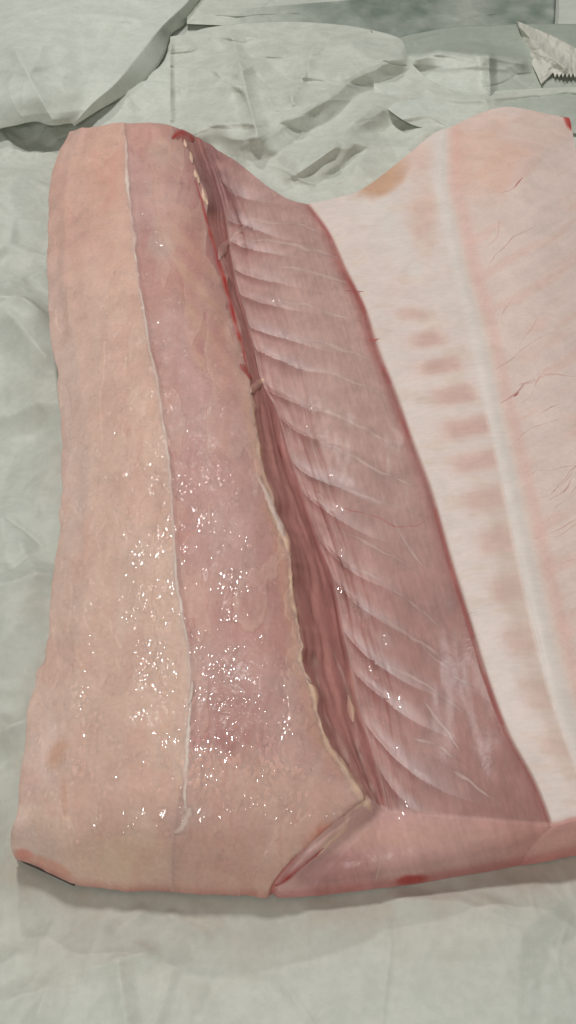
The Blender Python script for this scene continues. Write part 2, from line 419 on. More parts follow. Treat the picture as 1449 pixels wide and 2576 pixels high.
# ---- tissue colours (own colour of the flesh, plus some painted sheen and shade)
def mixc(c, col, m):
    return c * (1 - m[..., None]) + np.asarray(col) * m[..., None]
def blob(cx, cy, rx, ry, rot=0.0, soft=0.6):
    a = math.radians(rot); dx, dy = fx_ - cx, fy_ - cy
    u = dx * math.cos(a) + dy * math.sin(a); v = -dx * math.sin(a) + dy * math.cos(a)
    d = np.sqrt((u / rx) ** 2 + (v / ry) ** 2) + 0.25 * fbm(fx_ / 35, fy_ / 35, 60, 2)
    return 1 - sstep(1 - soft, 1 + soft * 0.3, d)
g = 1.42
n_lo = fbm(X / 0.03, Y / 0.06, 50, 3); n_md = fbm(X / 0.009, Y / 0.014, 54, 3)
C = np.zeros((NR, NC, 3)) + lin(201, 176, 164, g)
# dorsal loin
C = mixc(C, lin(208, 187, 178, g), inb('edge', 'strip', 8) * 0.9)
C = mixc(C, lin(202, 172, 156, g), sstep(0.0, 0.5, n_lo) * 0.3 * (1 - sstep(CI['septum'] - 6, CI['septum'], uu)))
C = mixc(C, lin(202, 148, 130, g), blob(265, 440, 60, 110, 10) * 0.45)
C = mixc(C, lin(186, 110, 80, g), blob(268, 455, 16, 18) * 0.6)
C = mixc(C, lin(203, 171, 154, g), inb('mid', 'septum', 12) * 0.3)
C = mixc(C, lin(190, 138, 108, g), blob(140, 1900, 28, 50, 20) * 0.45 + blob(160, 2010, 8, 60, 0) * 0.4)
C = mixc(C, lin(205, 182, 165, g), blob(120, 2050, 60, 70) * 0.5)
C = mixc(C, lin(196, 96, 80, g), blob(62, 2148, 26, 14, 25) * 0.6 * wf)
C = mixc(C, lin(200, 130, 110, g), blob(130, 2185, 70, 18, 25) * 0.6 * wf)
C = mixc(C, lin(208, 186, 164, g), blob(330, 2160, 170, 70) * 0.6)
C = mixc(C, lin(203, 160, 148, g), (1 - sstep(450, 1000, fy_)) * 0.45 * (1 - wf))
# inner loin
m_in = np.where(np.arange(NR)[:, None] > NF - 30, inb('septum', 'rim', 2), inb('septum', 'rim', 30))
C = mixc(C, lin(187, 154, 150, g), m_in * 0.95)
C = mixc(C, lin(196, 166, 157, g), m_in * sstep(-0.1, 0.5, n_lo) * 0.7)
C = mixc(C, lin(178, 134, 128, g), m_in * sstep(0.0, 0.6, fbm(X / 0.02, Y / 0.035, 57, 2)) * 0.6)
C = mixc(C, lin(166, 116, 112, g), m_in * blob(590, 1860, 130, 170, 10, 1.0) * 0.6)
C = mixc(C, lin(186, 168, 160, g), m_in * blob(415, 600, 45, 60, 20) * 0.6)
C = mixc(C, lin(190, 172, 160, g), m_in * blob(420, 380, 60, 40) * 0.5)
C = mixc(C, lin(150, 50, 46, g), blob(462, 345, 26, 18, 30) * 0.95)
rimm = np.exp(-((uu - CI['rim'] + 10) / 9) ** 2)
C = mixc(C, lin(210, 170, 142, g), rimm * 0.5 * sstep(900, 1000, fy_) * (1 - wf))
# olive-pink slanting bands above the upper red line
up = inb('inner', 'rim', 10) * (1 - sstep(900, 980, fy_)) * sstep(480, 600, fy_)
bnd = 0.5 + 0.5 * np.sin((fy_ - 1.1 * fx_) / 13 + 3 * n_lo)
C = mixc(C, lin(188, 150, 122, g), up * bnd * 0.45)
C = mixc(C, lin(165, 108, 104, g), up * (1 - bnd) * 0.45)
C = mixc(C, lin(150, 110, 112, g), inb('inner', 'rim', 14) * (1 - sstep(700, 1000, fy_)) * sstep(CI['inner'], CI['rim'], uu) * 0.6)
C = mixc(C, lin(166, 124, 120, g), inb('inner', 'rim', 14) * sstep(CI['inner'] + 20, CI['rim'], uu) * 0.35 * (1 - wf))
# groove wall and rib wall
wall = inb('rim', 'groove', 2) * (1 - wf)
C = mixc(C, lin(172, 125, 119, g), wall)
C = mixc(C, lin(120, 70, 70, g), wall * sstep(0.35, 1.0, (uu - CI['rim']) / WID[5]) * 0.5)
C = mixc(C, lin(185, 140, 130, g), wall * sstep(0.15, 0.6, fbm(uu / 9, fy_ / 160, 58, 2)) * 0.45)
rb = inb('groove', 'border', 2)
C = mixc(C, lin(176, 144, 139, g), rb)
C = mixc(C, lin(156, 116, 111, g), rb * np.interp(fy_, [600, 1000, 1500, 2000], [0, 0.1, 0.6, 0.75]) * np.interp(wl, [0, 0.4, 0.7, 1], [0.7, 0.7, 1.0, 1.2]))
C = mixc(C, lin(182, 154, 146, g), rb * np.interp(fy_, [500, 700, 1100, 1500], [0.1, 0.6, 0.5, 0.0]) * sstep(0.2, 0.5, wl))
film = rb * np.interp(wl, [0, 0.05, 0.15, 0.32, 0.48, 0.68], [0, 0.6, 0.95, 0.8, 0.4, 0]) * sstep(0.45, 0.97, ph) * (1 - wf)  # pale film, with the sheen of the scallops painted in
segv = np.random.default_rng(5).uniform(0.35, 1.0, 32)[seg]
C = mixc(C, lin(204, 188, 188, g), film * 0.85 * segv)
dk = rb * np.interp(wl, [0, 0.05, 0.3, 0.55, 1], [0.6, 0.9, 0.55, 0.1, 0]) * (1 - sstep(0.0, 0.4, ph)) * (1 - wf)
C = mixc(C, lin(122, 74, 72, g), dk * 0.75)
wh = sum(blob(x, y, rx, ry, r) for x, y, rx, ry, r in [(930, 1905, 1, 1, 0), (870, 1208, 26, 18, 35), (965, 1610, 30, 22, 50), (1020, 1780, 34, 20, 50), (845, 1275, 30, 14, 30), (1030, 2030, 45, 34, 40), (905, 1530, 25, 40, -25)])
C = mixc(C, lin(205, 190, 188, g), np.clip(wh, 0, 1) * rb * 0.2)
C = mixc(C, lin(140, 106, 106, g), blob(545, 470, 60, 120, -20) * (ribm) * 0.7)  # shade of the hollow at the groove top, painted grey-purple
bd = np.exp(-((uu - CI['border'] + 3) / 8) ** 2) * (1 - wf)
C = mixc(C, lin(146, 78, 74, g), bd * np.interp(fy_, [500, 700, 1000, 1400, 2000], [0.25, 0.75, 0.55, 0.35, 0.3]))
C = mixc(C, lin(150, 55, 60, g), np.exp(-((uu - CI['border'] + 1) / 3) ** 2) * (1 - wf) * sstep(0, 0.4, vnoise(fy_ / 45, fy_ * 0, 62) + 0.15) * 0.4)
# white membrane
mb = sstep(CI['border'], CI['border'] + 3, uu) * (1 - sstep(CI['stripe_end'] - 12, CI['stripe_end'] + 10, uu))
C = mixc(C, lin(211, 196, 190, g), mb)
C = mixc(C, lin(198, 180, 168, g), mb * sstep(0, 0.5, fbm(fx_ / 60, fy_ / 22, 63, 3)) * 0.6)
C = mixc(C, lin(190, 156, 147, g), win * 0.95)
lo = mb * sstep(0.45, 0.8, wb) * inband * sstep(1150, 1300, fy_) * (1 - sstep(1900, 2050, fy_))
C = mixc(C, lin(186, 164, 153, g), lo * 0.55)
C = mixc(C, lin(200, 170, 158, g), mb * inband * blob(1062, 545, 50, 120, 4, 1.0) * 0.8)
C = mixc(C, lin(214, 205, 198, g), mb * inband * np.clip(blob(1000, 600, 36, 90, -28) + blob(930, 530, 70, 45, -10) + blob(1045, 680, 26, 22, 0), 0, 1) * 0.7)
C = mixc(C, lin(186, 150, 126, g), mb * inband * blob(965, 445, 95, 46, -38, 0.35) * 0.95)
C = mixc(C, lin(200, 172, 160, g), mb * inband * blob(1040, 400, 60, 60, 0) * 0.7)
st = np.where((ws > -0.3) & (ws < 1.3), sstep(-0.2, 0.4, ws) * (1 - sstep(0.6, 1.2, ws)), 0)
C = mixc(C, lin(222, 211, 204, g), st * 0.95)
# pink belly flap
C = mixc(C, lin(217, 194, 188, g), fl)
C = mixc(C, lin(211, 177, 169, g), fl * sstep(0, 0.5, fbm((fx_ * 0.6 + fy_) / 34, (fx_ - 0.6 * fy_) / 170, 66, 3)) * 0.55)
C = mixc(C, lin(200, 158, 138, g), fl * blob(1220, 400, 120, 120) * 0.5)
C = mixc(C, lin(212, 186, 178, g), fl * blob(1370, 320, 90, 70) * 0.7)
C = mixc(C, lin(196, 150, 142, g), fl * np.exp(-((uu - CI['stripe_end'] - 10) / 8) ** 2) * 0.5)
C = mixc(C, lin(170, 60, 55, g), blob(1428, 310, 10, 24, -20) * 0.9)
# cut end
cf_b = wf * sstep(CI['rim'] - 2, CI['rim'] + 6, uu)
C = mixc(C, lin(188, 151, 146, g), cf_b)
C = mixc(C, lin(192, 156, 144, g), cf_b * sstep(2040, 2110, fy_) * (1 - sstep(2110, 2160, fy_)) * 0.6)
C = mixc(C, lin(150, 104, 104, g), cf_b * blob(820, 2190, 130, 60) * 0.6)
C = mixc(C, lin(158, 40, 36, g), cf_b * blob(1040, 2212, 50, 14, -8) * 0.9)
C = mixc(C, lin(190, 134, 126, g), cf_b * sstep(1150, 1350, fx_) * 0.5)
cf_i = wf * inb('septum', 'rim', 5)
C = mixc(C, lin(196, 164, 152, g), cf_i * 0.7)
C = mixc(C, lin(196, 108, 88, g), cf_i * blob(815, 2110, 55, 40, -40) * 0.6)
C = mixc(C, lin(150, 40, 38, g), wf * np.exp(-((uu - CI['rim']) / 4) ** 2) * sstep(2110, 2190, fy_) * 0.8)
low = np.concatenate([1 - sstep(0, 0.16, 1 - sg), np.zeros(NT)])[:, None]
C = mixc(C, lin(170, 84, 82, g), wf * low * np.ones_like(uu) * 0.45)
# fascia streaks and sharp-edged remnants of film on the loin
strk = fbm(fx_ / 17 + 3 * n_lo + fy_ / 130, fy_ / 120 + n_md, 150, 3)
C = mixc(C, lin(208, 190, 178, g), loin * sstep(0.12, 0.5, strk) * 0.13)
C = mixc(C, lin(188, 148, 128, g), loin * sstep(0.15, 0.55, -strk) * 0.12)
fm = fm0
C = mixc(C, lin(205, 178, 164, g), loin * sstep(0.06, 0.11, fm) * (1 - sstep(0.11, 0.5, fm) * 0.7) * 0.32)
C = mixc(C, lin(190, 146, 136, g), loin * sstep(0.02, 0.4, fbm(fx_ / 70, fy_ / 110, 158, 3)) * 0.22)
C = C * (1 - 0.08 * (rb * sstep(0.35, 0.75, wl) * np.interp(fy_, [600, 1000, 1500], [0.3, 0.6, 1.0])))[..., None]
fib = fbm((fx_ * 0.8 - fy_ * 0.25) / 5, (fy_ + 0.5 * fx_) / 60, 160, 3)
C = C * (1 + 0.10 * (fib * (rb + wall))[..., None])
fibm = fbm(fx_ / 5, fy_ / 26, 163, 3) + fbm(fx_ / 34, fy_ / 5, 166, 3)
C = C * (1 + 0.025 * (fibm * mb)[..., None])
C = C * (1 + 0.06 * (fbm((fx_ * 0.62 + fy_) / 9, (fx_ - 0.62 * fy_) / 120, 169, 3) * fl)[..., None])
C = C * (1 + 0.07 * n_md[..., None])
dors = 1 - sstep(CI['septum'] - 2, CI['septum'] + 2, uu)
innr = loin * (1 - dors)
C = C * (1 - dors[..., None] * (1 - np.array([0.95, 0.89, 0.87]))) * (1 - innr[..., None] * (1 - np.array([0.92, 0.85, 0.83])))
C = C * (1 - (rb + wall)[..., None] * (1 - np.array([0.93, 0.88, 0.87]))) * (1 + (fl * (1 - wf))[..., None] * np.array([0.06, 0.09, 0.07]))
C = np.clip(C, 0.01, None); C *= np.minimum(1, 0.86 / C.max(-1))[..., None]

# ---- the fillet and its parts
fillet = bpy.data.objects.new("fish_fillet", None); COL.objects.link(fillet)
fillet.location = (0, 0, 0)
tag(fillet, "raw pink skin-on fish fillet with thick loin and white-striped belly lying on paper", "fish fillet")
def patch(name, r0, r1, a, b, mat, label=None):
    s = (slice(r0, r1 + 1), slice(a, b + 1))
    o = mesh_from(name, P[s], grid_faces(r1 - r0 + 1, b - a + 1), mat, fillet, C[s], NRM[s])
    if label: o["label"] = label
    return o
R1 = NR - 1
patch("dorsal_loin", 0, R1, CI['edge'], CI['septum'], M_LOIN, "pale tan outer half of the loin, wet and glinting, with its rounded cut end")
patch("inner_loin", 0, R1, CI['septum'], CI['rim'], M_LOIN, "pinker inner half of the loin beside the cut groove")
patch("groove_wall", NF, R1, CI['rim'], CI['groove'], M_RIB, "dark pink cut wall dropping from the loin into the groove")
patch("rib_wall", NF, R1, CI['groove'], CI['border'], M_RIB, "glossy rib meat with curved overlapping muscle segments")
patch("belly_membrane", NF, R1, CI['border'], CI['stripe'], M_MEMB, "white belly membrane with tan windows between rib marks")
patch("tendon_stripe", NF, R1, CI['stripe'], CI['stripe_end'], M_MEMB, "broad white stripe running down the belly")
patch("belly_flap", NF, R1, CI['stripe_end'], NC - 1, M_FLAP, "pale pink fatty belly flap with fine veins")
patch("belly_cut_end", 0, NF, CI['rim'], NC - 1, M_CUT, "smooth pink cut end of the belly")
# far cut end, left skin wall, right wall: close the body down to the paper
def skirt(name, line, off, mat, col=None, rows=7, bulge=0.0, flip=False):
    n = len(line); out = np.empty((rows, n, 3))
    for j in range(rows):
        f = j / (rows - 1)
        out[j] = line
        out[j, :, :2] = line[:, :2] + off * (f + bulge * math.sin(math.pi * f))
        out[j, :, 2] = line[:, 2] * (1 - f) + 0.0006 * f
    cc = None if col is None else np.repeat(col[None], rows, 0)
    return mesh_from(name, out, grid_faces(rows, n, flip), mat, fillet, cc)
skirt("far_cut_end", P[-1], np.array([0.0, 0.003]), M_CUT, C[-1], bulge=1.2)
lw = P[:, 0].copy()
skirt("skin", lw, np.array([0.012, 0.0]), M_SKIN, None, bulge=-0.06, flip=True)["label"] = "thin dark grey skin under the left edge"
skirt("belly_edge", P[:, -1], np.array([-0.01, 0.0]), M_FLAP, C[:, -1], bulge=-0.3)

# ---- lookups on the finished surface
from mathutils.kdtree import KDTree
fP = P.reshape(-1, 3); fN = NRM.reshape(-1, 3); fC = C.reshape(-1, 3); gx = fx_.ravel(); gy = fy_.ravel()
keep = np.nonzero((gx > -30) & (gx < 1500))[0]
kd = KDTree(len(keep))
for i_, (a_, b_) in zip(keep.tolist(), zip(gx[keep].tolist(), gy[keep].tolist())): kd.insert((a_, b_, 0.0), i_)
kd.balance()
def on_surface(x, y):
    """place, facing and colour of the tissue at a surveyed point"""
    r = kd.find_n((x, y, 0.0), 4)
    idx = [k[1] for k in r]; wt = np.array([1.0 / (k[2] + 0.3) for k in r]); wt /= wt.sum()
    return (wt[:, None] * fP[idx]).sum(0), (wt[:, None] * fN[idx]).sum(0), (wt[:, None] * fC[idx]).sum(0)

def resample(pts, n):
    pts = np.array(pts, float)
    d = np.concatenate([[0], np.cumsum(np.linalg.norm(np.diff(pts, axis=0), axis=1))])
    return pchip(d, pts, np.linspace(0, d[-1], n))

_nl = [0]
def strand(name, pts, colour, half=3.0, thick=0.0003, mat=None, n=None, jitter=0.0, vary=0.3, taper=0.15, strength=1.0, soft=0.5, rag=0.0):
    """a strip of tissue lying on the flesh: half = half width in survey units, raised by thick at its middle, edges sink in"""
    mat = mat or M_RIB
    p = np.array(pts, float)
    ln = np.linalg.norm(np.diff(p, axis=0), axis=1).sum()
    n = n or int(np.clip(ln / 3.0, 10, 260))
    q2 = resample(p, n); _nl[0] += 1; sd = _nl[0] * 7.7
    s = np.linspace(0, ln, n)
    t = np.gradient(q2, axis=0); t /= np.linalg.norm(t, axis=1, keepdims=True) + 1e-9
    nr = np.stack([-t[:, 1], t[:, 0]], -1)
    q2 = q2 + nr * (jitter * vnoise(s / 26, s * 0 + sd, 70))[:, None]
    k = s / ln
    wd = half * (1 + vary * vnoise(s / 34, s * 0 + sd, 90))
    if taper: wd = wd * np.clip(np.minimum(k, 1 - k) / taper, 0.1, 1) ** 0.7
    M = 9
    a = np.linspace(-1, 1, M)
    st_ = strength * (1 + 1.1 * vary * vnoise(s / 24, s * 0 + sd + 3, 91))
    V = np.empty((n, M, 3)); CC = np.empty((n, M, 3)); NN = np.empty((n, M, 3))
    for i in range(n):
        for j in range(M):
            off = a[j] * wd[i]
            if rag: off += rag * vnoise(np.array(s[i] / 7.0), np.array(sd + (1 if a[j] > 0 else 5)), 92) * abs(a[j])
            P_, N_, C_ = on_surface(q2[i, 0] + nr[i, 0] * off, q2[i, 1] + nr[i, 1] * off)
            prof = 1 - abs(a[j]) ** 2; NN[i, j] = N_
            V[i, j] = P_ + N_ * (thick * (prof * 1.0) - 0.00012 * (abs(a[j]) > 0.99) + 0.00006)
            f_ = np.clip(st_[i], 0, 1) * min(1.0, (1 - abs(a[j])) / soft)
            CC[i, j] = C_ * (1 - f_) + colour * f_
    for _ in range(2): V[1:-1] = (V[:-2] + 2 * V[1:-1] + V[2:]) / 4
    nv_ = normals_of(V); up = nv_[..., 2].mean() > 0
    if thick <= 0.00021: nv_ = NN if up else -NN
    return mesh_from(name, V, grid_faces(n, M, not up), mat, fillet, CC, nv_ if up else -nv_)

def line_of(key, y0, y1, dx=0.0):
    a = K[ORDER.index(key)]
    m = (a[:, 1] <= y0) & (a[:, 1] >= y1)
    s = a[m][::6]
    return [(x + dx, y) for x, y, _ in s]

# white septum along the loin
strand("septum", line_of('septum', 700, 315), PALE, 4.5, 0.0002, M_LOIN, jitter=2.0, vary=0.8, strength=0.7, rag=2, soft=0.8)
strand("septum", [(466, 2050), (466, 1990)] + line_of('septum', 1945, 1725), PALE, 6, 0.0002, M_LOIN, jitter=2.5, vary=0.9, strength=0.65, rag=3, soft=0.9)
strand("septum", line_of('septum', 1740, 680, -1), PALE, 3.2, 0.0002, M_LOIN, jitter=0.8, vary=0.6, strength=0.6, soft=0.9)
strand("septum_tab", [(478, 2030), (470, 2055), (455, 2085), (440, 2095)], PALE, 12, 0.0002, M_LOIN, strength=0.6, rag=4, soft=0.9)
strand("septum_tab", [(484, 1715), (483, 1740), (476, 1775)], PALE, 6, 0.0005, M_LOIN, strength=0.8)
# pale ragged rim of the loin
strand("rim_fringe", line_of('rim', 2020, 1700, -2), CREAM, 9, 0.0002, M_LOIN, jitter=3, vary=0.7, strength=0.8, rag=5, soft=0.8)
strand("rim_fringe", line_of('rim', 1720, 1400, -1), CREAM, 7, 0.0002, M_LOIN, jitter=3, vary=0.7, strength=0.75, rag=5, soft=0.8)
strand("rim_fringe", line_of('rim', 1420, 965, -1), CREAM, 7, 0.0002, M_LOIN, jitter=3, vary=0.7, strength=0.65, rag=5, soft=0.8)
strand("rim_fringe", [(850, 1900), (885, 1960), (915, 2005), (936, 2045)], CREAM, 17, 0.0002, M_LOIN, vary=0.6, strength=0.55, rag=5, soft=0.9)
strand("rim_fringe", [(928, 2018), (885, 2045), (862, 2085), (825, 2120), (798, 2150)], CREAM, 8, 0.0002, M_CUT, vary=0.5, strength=0.6, soft=0.9)
strand("rim_fringe", [(640, 1190), (665, 1230), (690, 1290), (715, 1350)], PALE, 8, 0.0003, M_LOIN, vary=0.6, strength=0.5, rag=3)
# blood line
strand("blood_line", [(490, 455), (509, 515), (528, 588), (547, 650), (570, 725), (593, 815), (613, 890), (630, 952)], lin(165, 38, 40, 1.25), 10, 0.0002, M_LOIN, jitter=2, vary=0.35, strength=0.8, soft=1.0, taper=0.3)
strand("blood_line", [(605, 915), (618, 932), (634, 955)], BLOOD, 11, 0.0004, M_LOIN, vary=0.4, strength=0.9)
strand("blood_line", [(832, 2115), (790, 2152), (735, 2198), (690, 2238)], BLOOD, 7, 0.0002, M_CUT, vary=0.6, strength=0.75, soft=1.0)
strand("blood_spot", [(432, 352), (455, 334), (476, 338), (486, 356)], BLOOD, 13, 0.0004, M_LOIN, vary=0.5, strength=0.9, soft=0.9)
strand("blood_spot", [(700, 1122), (704, 1134), (710, 1148)], BLOOD, 4, 0.0002, n=10)
# small cream fat beads under the upper rim
for x, y, l, r in [(481, 398, 15, 7), (491, 440, 11, 6), (498, 452, 10, 5), (512, 493, 16, 7), (519, 508, 9, 6), (466, 362, 10, 6)]:
    strand("fat_bead", [(x - 3, y - l), (x, y), (x + 3, y + l)], CREAM, r, 0.0006, n=12, vary=0.2, taper=0.5, soft=0.6)
# torn lip of the rib wall at the top
strand("torn_lip", [(553, 655), (562, 622), (585, 600), (602, 580), (624, 570)], LINE, 10, 0.0005, jitter=2, vary=0.5, rag=3, strength=0.5, soft=1.0)
strand("torn_lip", [(630, 990), (648, 968), (666, 952)], CREAM, 9, 0.0005, jitter=2, vary=0.4, rag=3, strength=0.5, soft=1.0)
# pale tendons lying in the groove
strand("groove_tendon", [(835, 1640), (862, 1700), (882, 1770), (893, 1830), (905, 1900)], LINE, 6, 0.0002, strength=0.4, soft=1.0, vary=0.8)
strand("fat_bead", [(874, 1750), (884, 1785), (889, 1818)], CREAM, 10, 0.0005, n=14, taper=0.5, strength=0.55, soft=1.0)
strand("groove_tendon", [(905, 1890), (920, 1940), (938, 1985), (942, 2025)], LINE, 8, 0.0002, strength=0.4, soft=1.0, vary=0.8)
strand("groove_tendon", [(812, 1790), (850, 1850), (880, 1920)], LINE, 8, 0.0002, strength=0.4, soft=1.0, vary=0.8)
strand("groove_tendon", [(790, 1640), (800, 1700), (815, 1760)], LINE, 7, 0.0002, strength=0.4, soft=1.0, vary=0.8)
# curved pale muscle seams on the rib wall
for pts in [[(620, 605), (700, 608), (770, 625), (850, 645)], [(650, 668), (720, 672), (800, 690), (875, 712)], [(600, 540), (680, 560), (760, 565), (815, 590)],
            [(690, 760), (760, 765), (830, 790), (905, 808)], [(715, 850), (790, 856), (860, 880), (935, 905)], [(745, 925), (820, 935), (900, 965), (975, 1000)],
            [(755, 1015), (830, 1040), (920, 1080), (1010, 1130)], [(770, 1105), (850, 1130), (940, 1180), (1040, 1220)], [(760, 1195), (850, 1225), (950, 1260), (1070, 1300)],
            [(800, 1320), (880, 1345), (960, 1385), (1050, 1440)], [(850, 1420), (920, 1440), (1010, 1500), (1110, 1580)], [(860, 1500), (940, 1545), (1040, 1605), (1160, 1690)],
            [(905, 1655), (990, 1680), (1080, 1730), (1200, 1815)], [(945, 1810), (1010, 1850), (1080, 1870), (1180, 1930)], [(1060, 1760), (1130, 1850), (1175, 1910)],
            [(985, 1300), (1030, 1380), (1070, 1430)], [(1040, 1600), (1120, 1680), (1190, 1730)], [(1070, 1900), (1160, 1950), (1260, 2030)]]:
    strand("muscle_seam", pts, LINE, 4.5, 0.00008, jitter=3, vary=0.9, strength=0.5, taper=0.4, soft=1.0)
# veins
for pts, c_, r, s_ in [([(858, 1275), (900, 1290), (950, 1300), (1000, 1325), (1040, 1325), (1085, 1298)], VEIN, 2.5, 0.7),
                   ([(865, 730), (890, 732), (915, 738)], BLOOD, 4, 0.6), ([(915, 857), (940, 858), (958, 855)], VEIN, 3, 0.7), ([(1175, 1545), (1200, 1545)], VEIN, 2.5, 0.6),
                   ([(1262, 488), (1290, 475), (1315, 448)], VEIN, 3, 0.7), ([(1255, 1020), (1275, 1008), (1300, 990), (1320, 965), (1345, 958)], VEINPALE, 2.5, 0.6),
                   ([(1293, 1002), (1305, 990)], BLOOD, 3, 0.6), ([(1258, 1018), (1270, 1010)], VEIN, 2.5, 0.6), ([(1345, 958), (1390, 945), (1449, 950)], VEINPALE, 2.5, 0.5),
                   ([(1310, 1015), (1340, 990), (1352, 960), (1375, 925)], VEINPALE, 2.2, 0.5), ([(1240, 935), (1290, 905), (1330, 870), (1360, 850)], VEINPALE, 2.2, 0.5),
                   ([(1340, 1360), (1390, 1340), (1449, 1310)], VEINPALE, 3, 0.5), ([(1280, 1130), (1330, 1085), (1400, 1060)], VEINPALE, 2.2, 0.4),
                   ([(1412, 286), (1428, 305), (1436, 330)], BLOOD, 6, 0.9), ([(318, 1100), (323, 1085), (325, 1075)], VEIN, 1.8, 0.6)]:
    strand("vein", pts, c_, r, 0.00008, M_FLAP, vary=0.6, jitter=2, strength=s_, soft=0.9, taper=0.3)
rv = np.random.default_rng(77)
for k in range(16):                                     # faint vessels slanting across the belly flap
    y0 = rv.uniform(520, 1500); x0 = np.interp(y0, [450, 800, 1200, 1600], [1150, 1240, 1330, 1420]) + rv.uniform(5, 60)
    ang = math.radians(rv.uniform(22, 50)); path = [(x0, y0)]
    for j in range(int(rv.integers(4, 8))):
        ang += rv.normal(0, 0.28); path.append((path[-1][0] + 20 * math.cos(ang), path[-1][1] - 20 * math.sin(ang)))
    path = [p_ for p_ in path if p_[0] < 1490]
    if len(path) > 2: strand("vein", path, VEINPALE, rv.uniform(1.6, 2.8), 0.00006, M_FLAP, vary=0.7, jitter=2, strength=rv.uniform(0.25, 0.5), soft=1.0, taper=0.35)
strand("fascia_line", [(478, 2080), (455, 2130), (440, 2160), (443, 2205)], LINE, 2.5, 0.00006, M_CUT, strength=0.4)
strand("fascia_line", [(655, 2090), (672, 2120), (660, 2170), (625, 2205)], LINE, 2.5, 0.00006, M_CUT, strength=0.4)
strand("fascia_line", [(960, 2170), (952, 2190), (945, 2220)], LINE, 2.5, 0.0001, M_CUT, strength=0.6)
# glints of the wet flesh, made by added low domes that catch the lamps
def beads(name, spots, mat, label):
    ring = 7; a = np.linspace(0, 2 * np.pi, ring, endpoint=False)
    lev = [(1.0, 0.0), (0.72, 0.06), (0.38, 0.107)]
    V, Fc, Nn, Cc = [], [], [], []
    for x, y, r, st_ in spots:
        P_, N_, C_ = on_surface(x, y); N_ = N_ / np.linalg.norm(N_)
        tx = np.cross([0.0, 1.0, 0.0], N_); tx /= np.linalg.norm(tx); ty = np.cross(N_, tx)
        an = random.uniform(-0.5, 0.5); ca, sa_ = math.cos(an), math.sin(an)
        ex, ey = tx * ca + ty * sa_, -tx * sa_ + ty * ca
        b0 = len(V); gx1, gy1 = random.gauss(0, 0.10), random.gauss(0, 0.10); lift = 0.00001 + 0.03 * r
        for f, hh in lev:
            for t_ in a:
                V.append(P_ + (ex * math.cos(t_) + ey * st_ * math.sin(t_)) * r * f + N_ * (hh * r + (lift if f < 0.9 else -0.00002) - r * f * (gx1 * math.cos(t_) + gy1 * math.sin(t_) * st_) * (f < 0.9)))
                slope = 0.25 * f
                nn = N_ + (f < 0.9) * (gx1 * ex + gy1 * ey) + slope * (ex * math.cos(t_) + ey * math.sin(t_) / st_)
                Nn.append(nn / np.linalg.norm(nn)); Cc.append(C_ * 1.12)
        n0 = N_ + gx1 * ex + gy1 * ey; V.append(P_ + N_ * (0.125 * r + lift)); Nn.append(n0 / np.linalg.norm(n0)); Cc.append(C_ * 1.12)
        for l_ in range(2):
            for k in range(ring):
                i0 = b0 + l_ * ring + k; i1 = b0 + l_ * ring + (k + 1) % ring
                Fc += [(i0, i1, i1 + ring), (i0, i1 + ring, i0 + ring)]
        for k in range(ring):
            Fc.append((b0 + 2 * ring + k, b0 + 2 * ring + (k + 1) % ring, b0 + 3 * ring))
    o = mesh_from(name, np.array(V), np.array(Fc), mat, fillet, np.array(Cc), np.array(Nn))
    o["kind"] = "stuff"; o["label"] = label
    return o
def scatter(n, xr, yr_, seed, keep_fn):
    r = np.random.default_rng(seed); out = []
    while len(out) < n:
        x = r.uniform(*xr, 4000); y = r.uniform(*yr_, 4000)
        m = keep_fn(x, y) > r.random(4000)
        out += list(zip(x[m], y[m]))
    return out[:n]
xs_sep = K[ORDER.index('septum')]; xs_rim = K[ORDER.index('rim')]; xs_edge = K[0]
def at_y(line, y):
    o_ = np.argsort(line[:, 1]); return np.interp(y, line[o_, 1], line[o_, 0])
def keep_outer(x, y):
    e = at_y(xs_edge, y); sp_ = at_y(xs_sep, y); w_ = (x - e) / (sp_ - e)
    cl = sstep(0.10, 0.42, fbm(x / 40, y / 30, 190, 3)) + 0.35 * sstep(0.1, 0.4, fbm(x / 12, y / 12, 193, 2)) * 0.6
    return ((w_ > 0.06) & (w_ < 0.99)) * (cl * np.interp(y, [330, 700, 1100, 1500, 1900, 2100], [0.5, 0.55, 0.8, 0.8, 0.8, 0.5]) + 0.03)
def keep_inner(x, y):
    sp_ = at_y(xs_sep, y); rm = at_y(xs_rim, y); w_ = (x - sp_) / (rm - sp_)
    cl = sstep(-0.02, 0.36, fbm(x / 45, y / 38, 196, 3)) * (0.4 + 0.6 * sstep(-0.1, 0.3, fbm(x / 13, y / 13, 199, 2)))
    return ((w_ > 0.02) & (w_ < 0.97)) * (cl * np.interp(y, [330, 700, 1000, 1400, 1950, 2080], [0.5, 0.8, 1.0, 0.9, 0.9, 0.3]) * (0.55 + 0.6 * (1 - w_)) + 0.03)
sp_list = scatter(1300, (40, 490), (330, 2130), 61, keep_outer)
sp_list = [(x, y, random.choice((0.00030, 0.00036, 0.00044, 0.00054, 0.00080)), random.uniform(1.0, 2.6)) for x, y in sp_list]
beads("glint_domes", sp_list, M_GLINT, "tiny added domes that make glints on the outer loin")
sp_list = scatter(1600, (310, 930), (330, 2070), 62, keep_inner)
sp_list = [(x, y, random.choice((0.00030, 0.00036, 0.00044, 0.00054, 0.00080)), random.uniform(1.0, 2.6)) for x, y in sp_list]
beads("glint_domes", sp_list, M_GLINT, "tiny added domes that make glints on the inner loin")
rib_spots = []
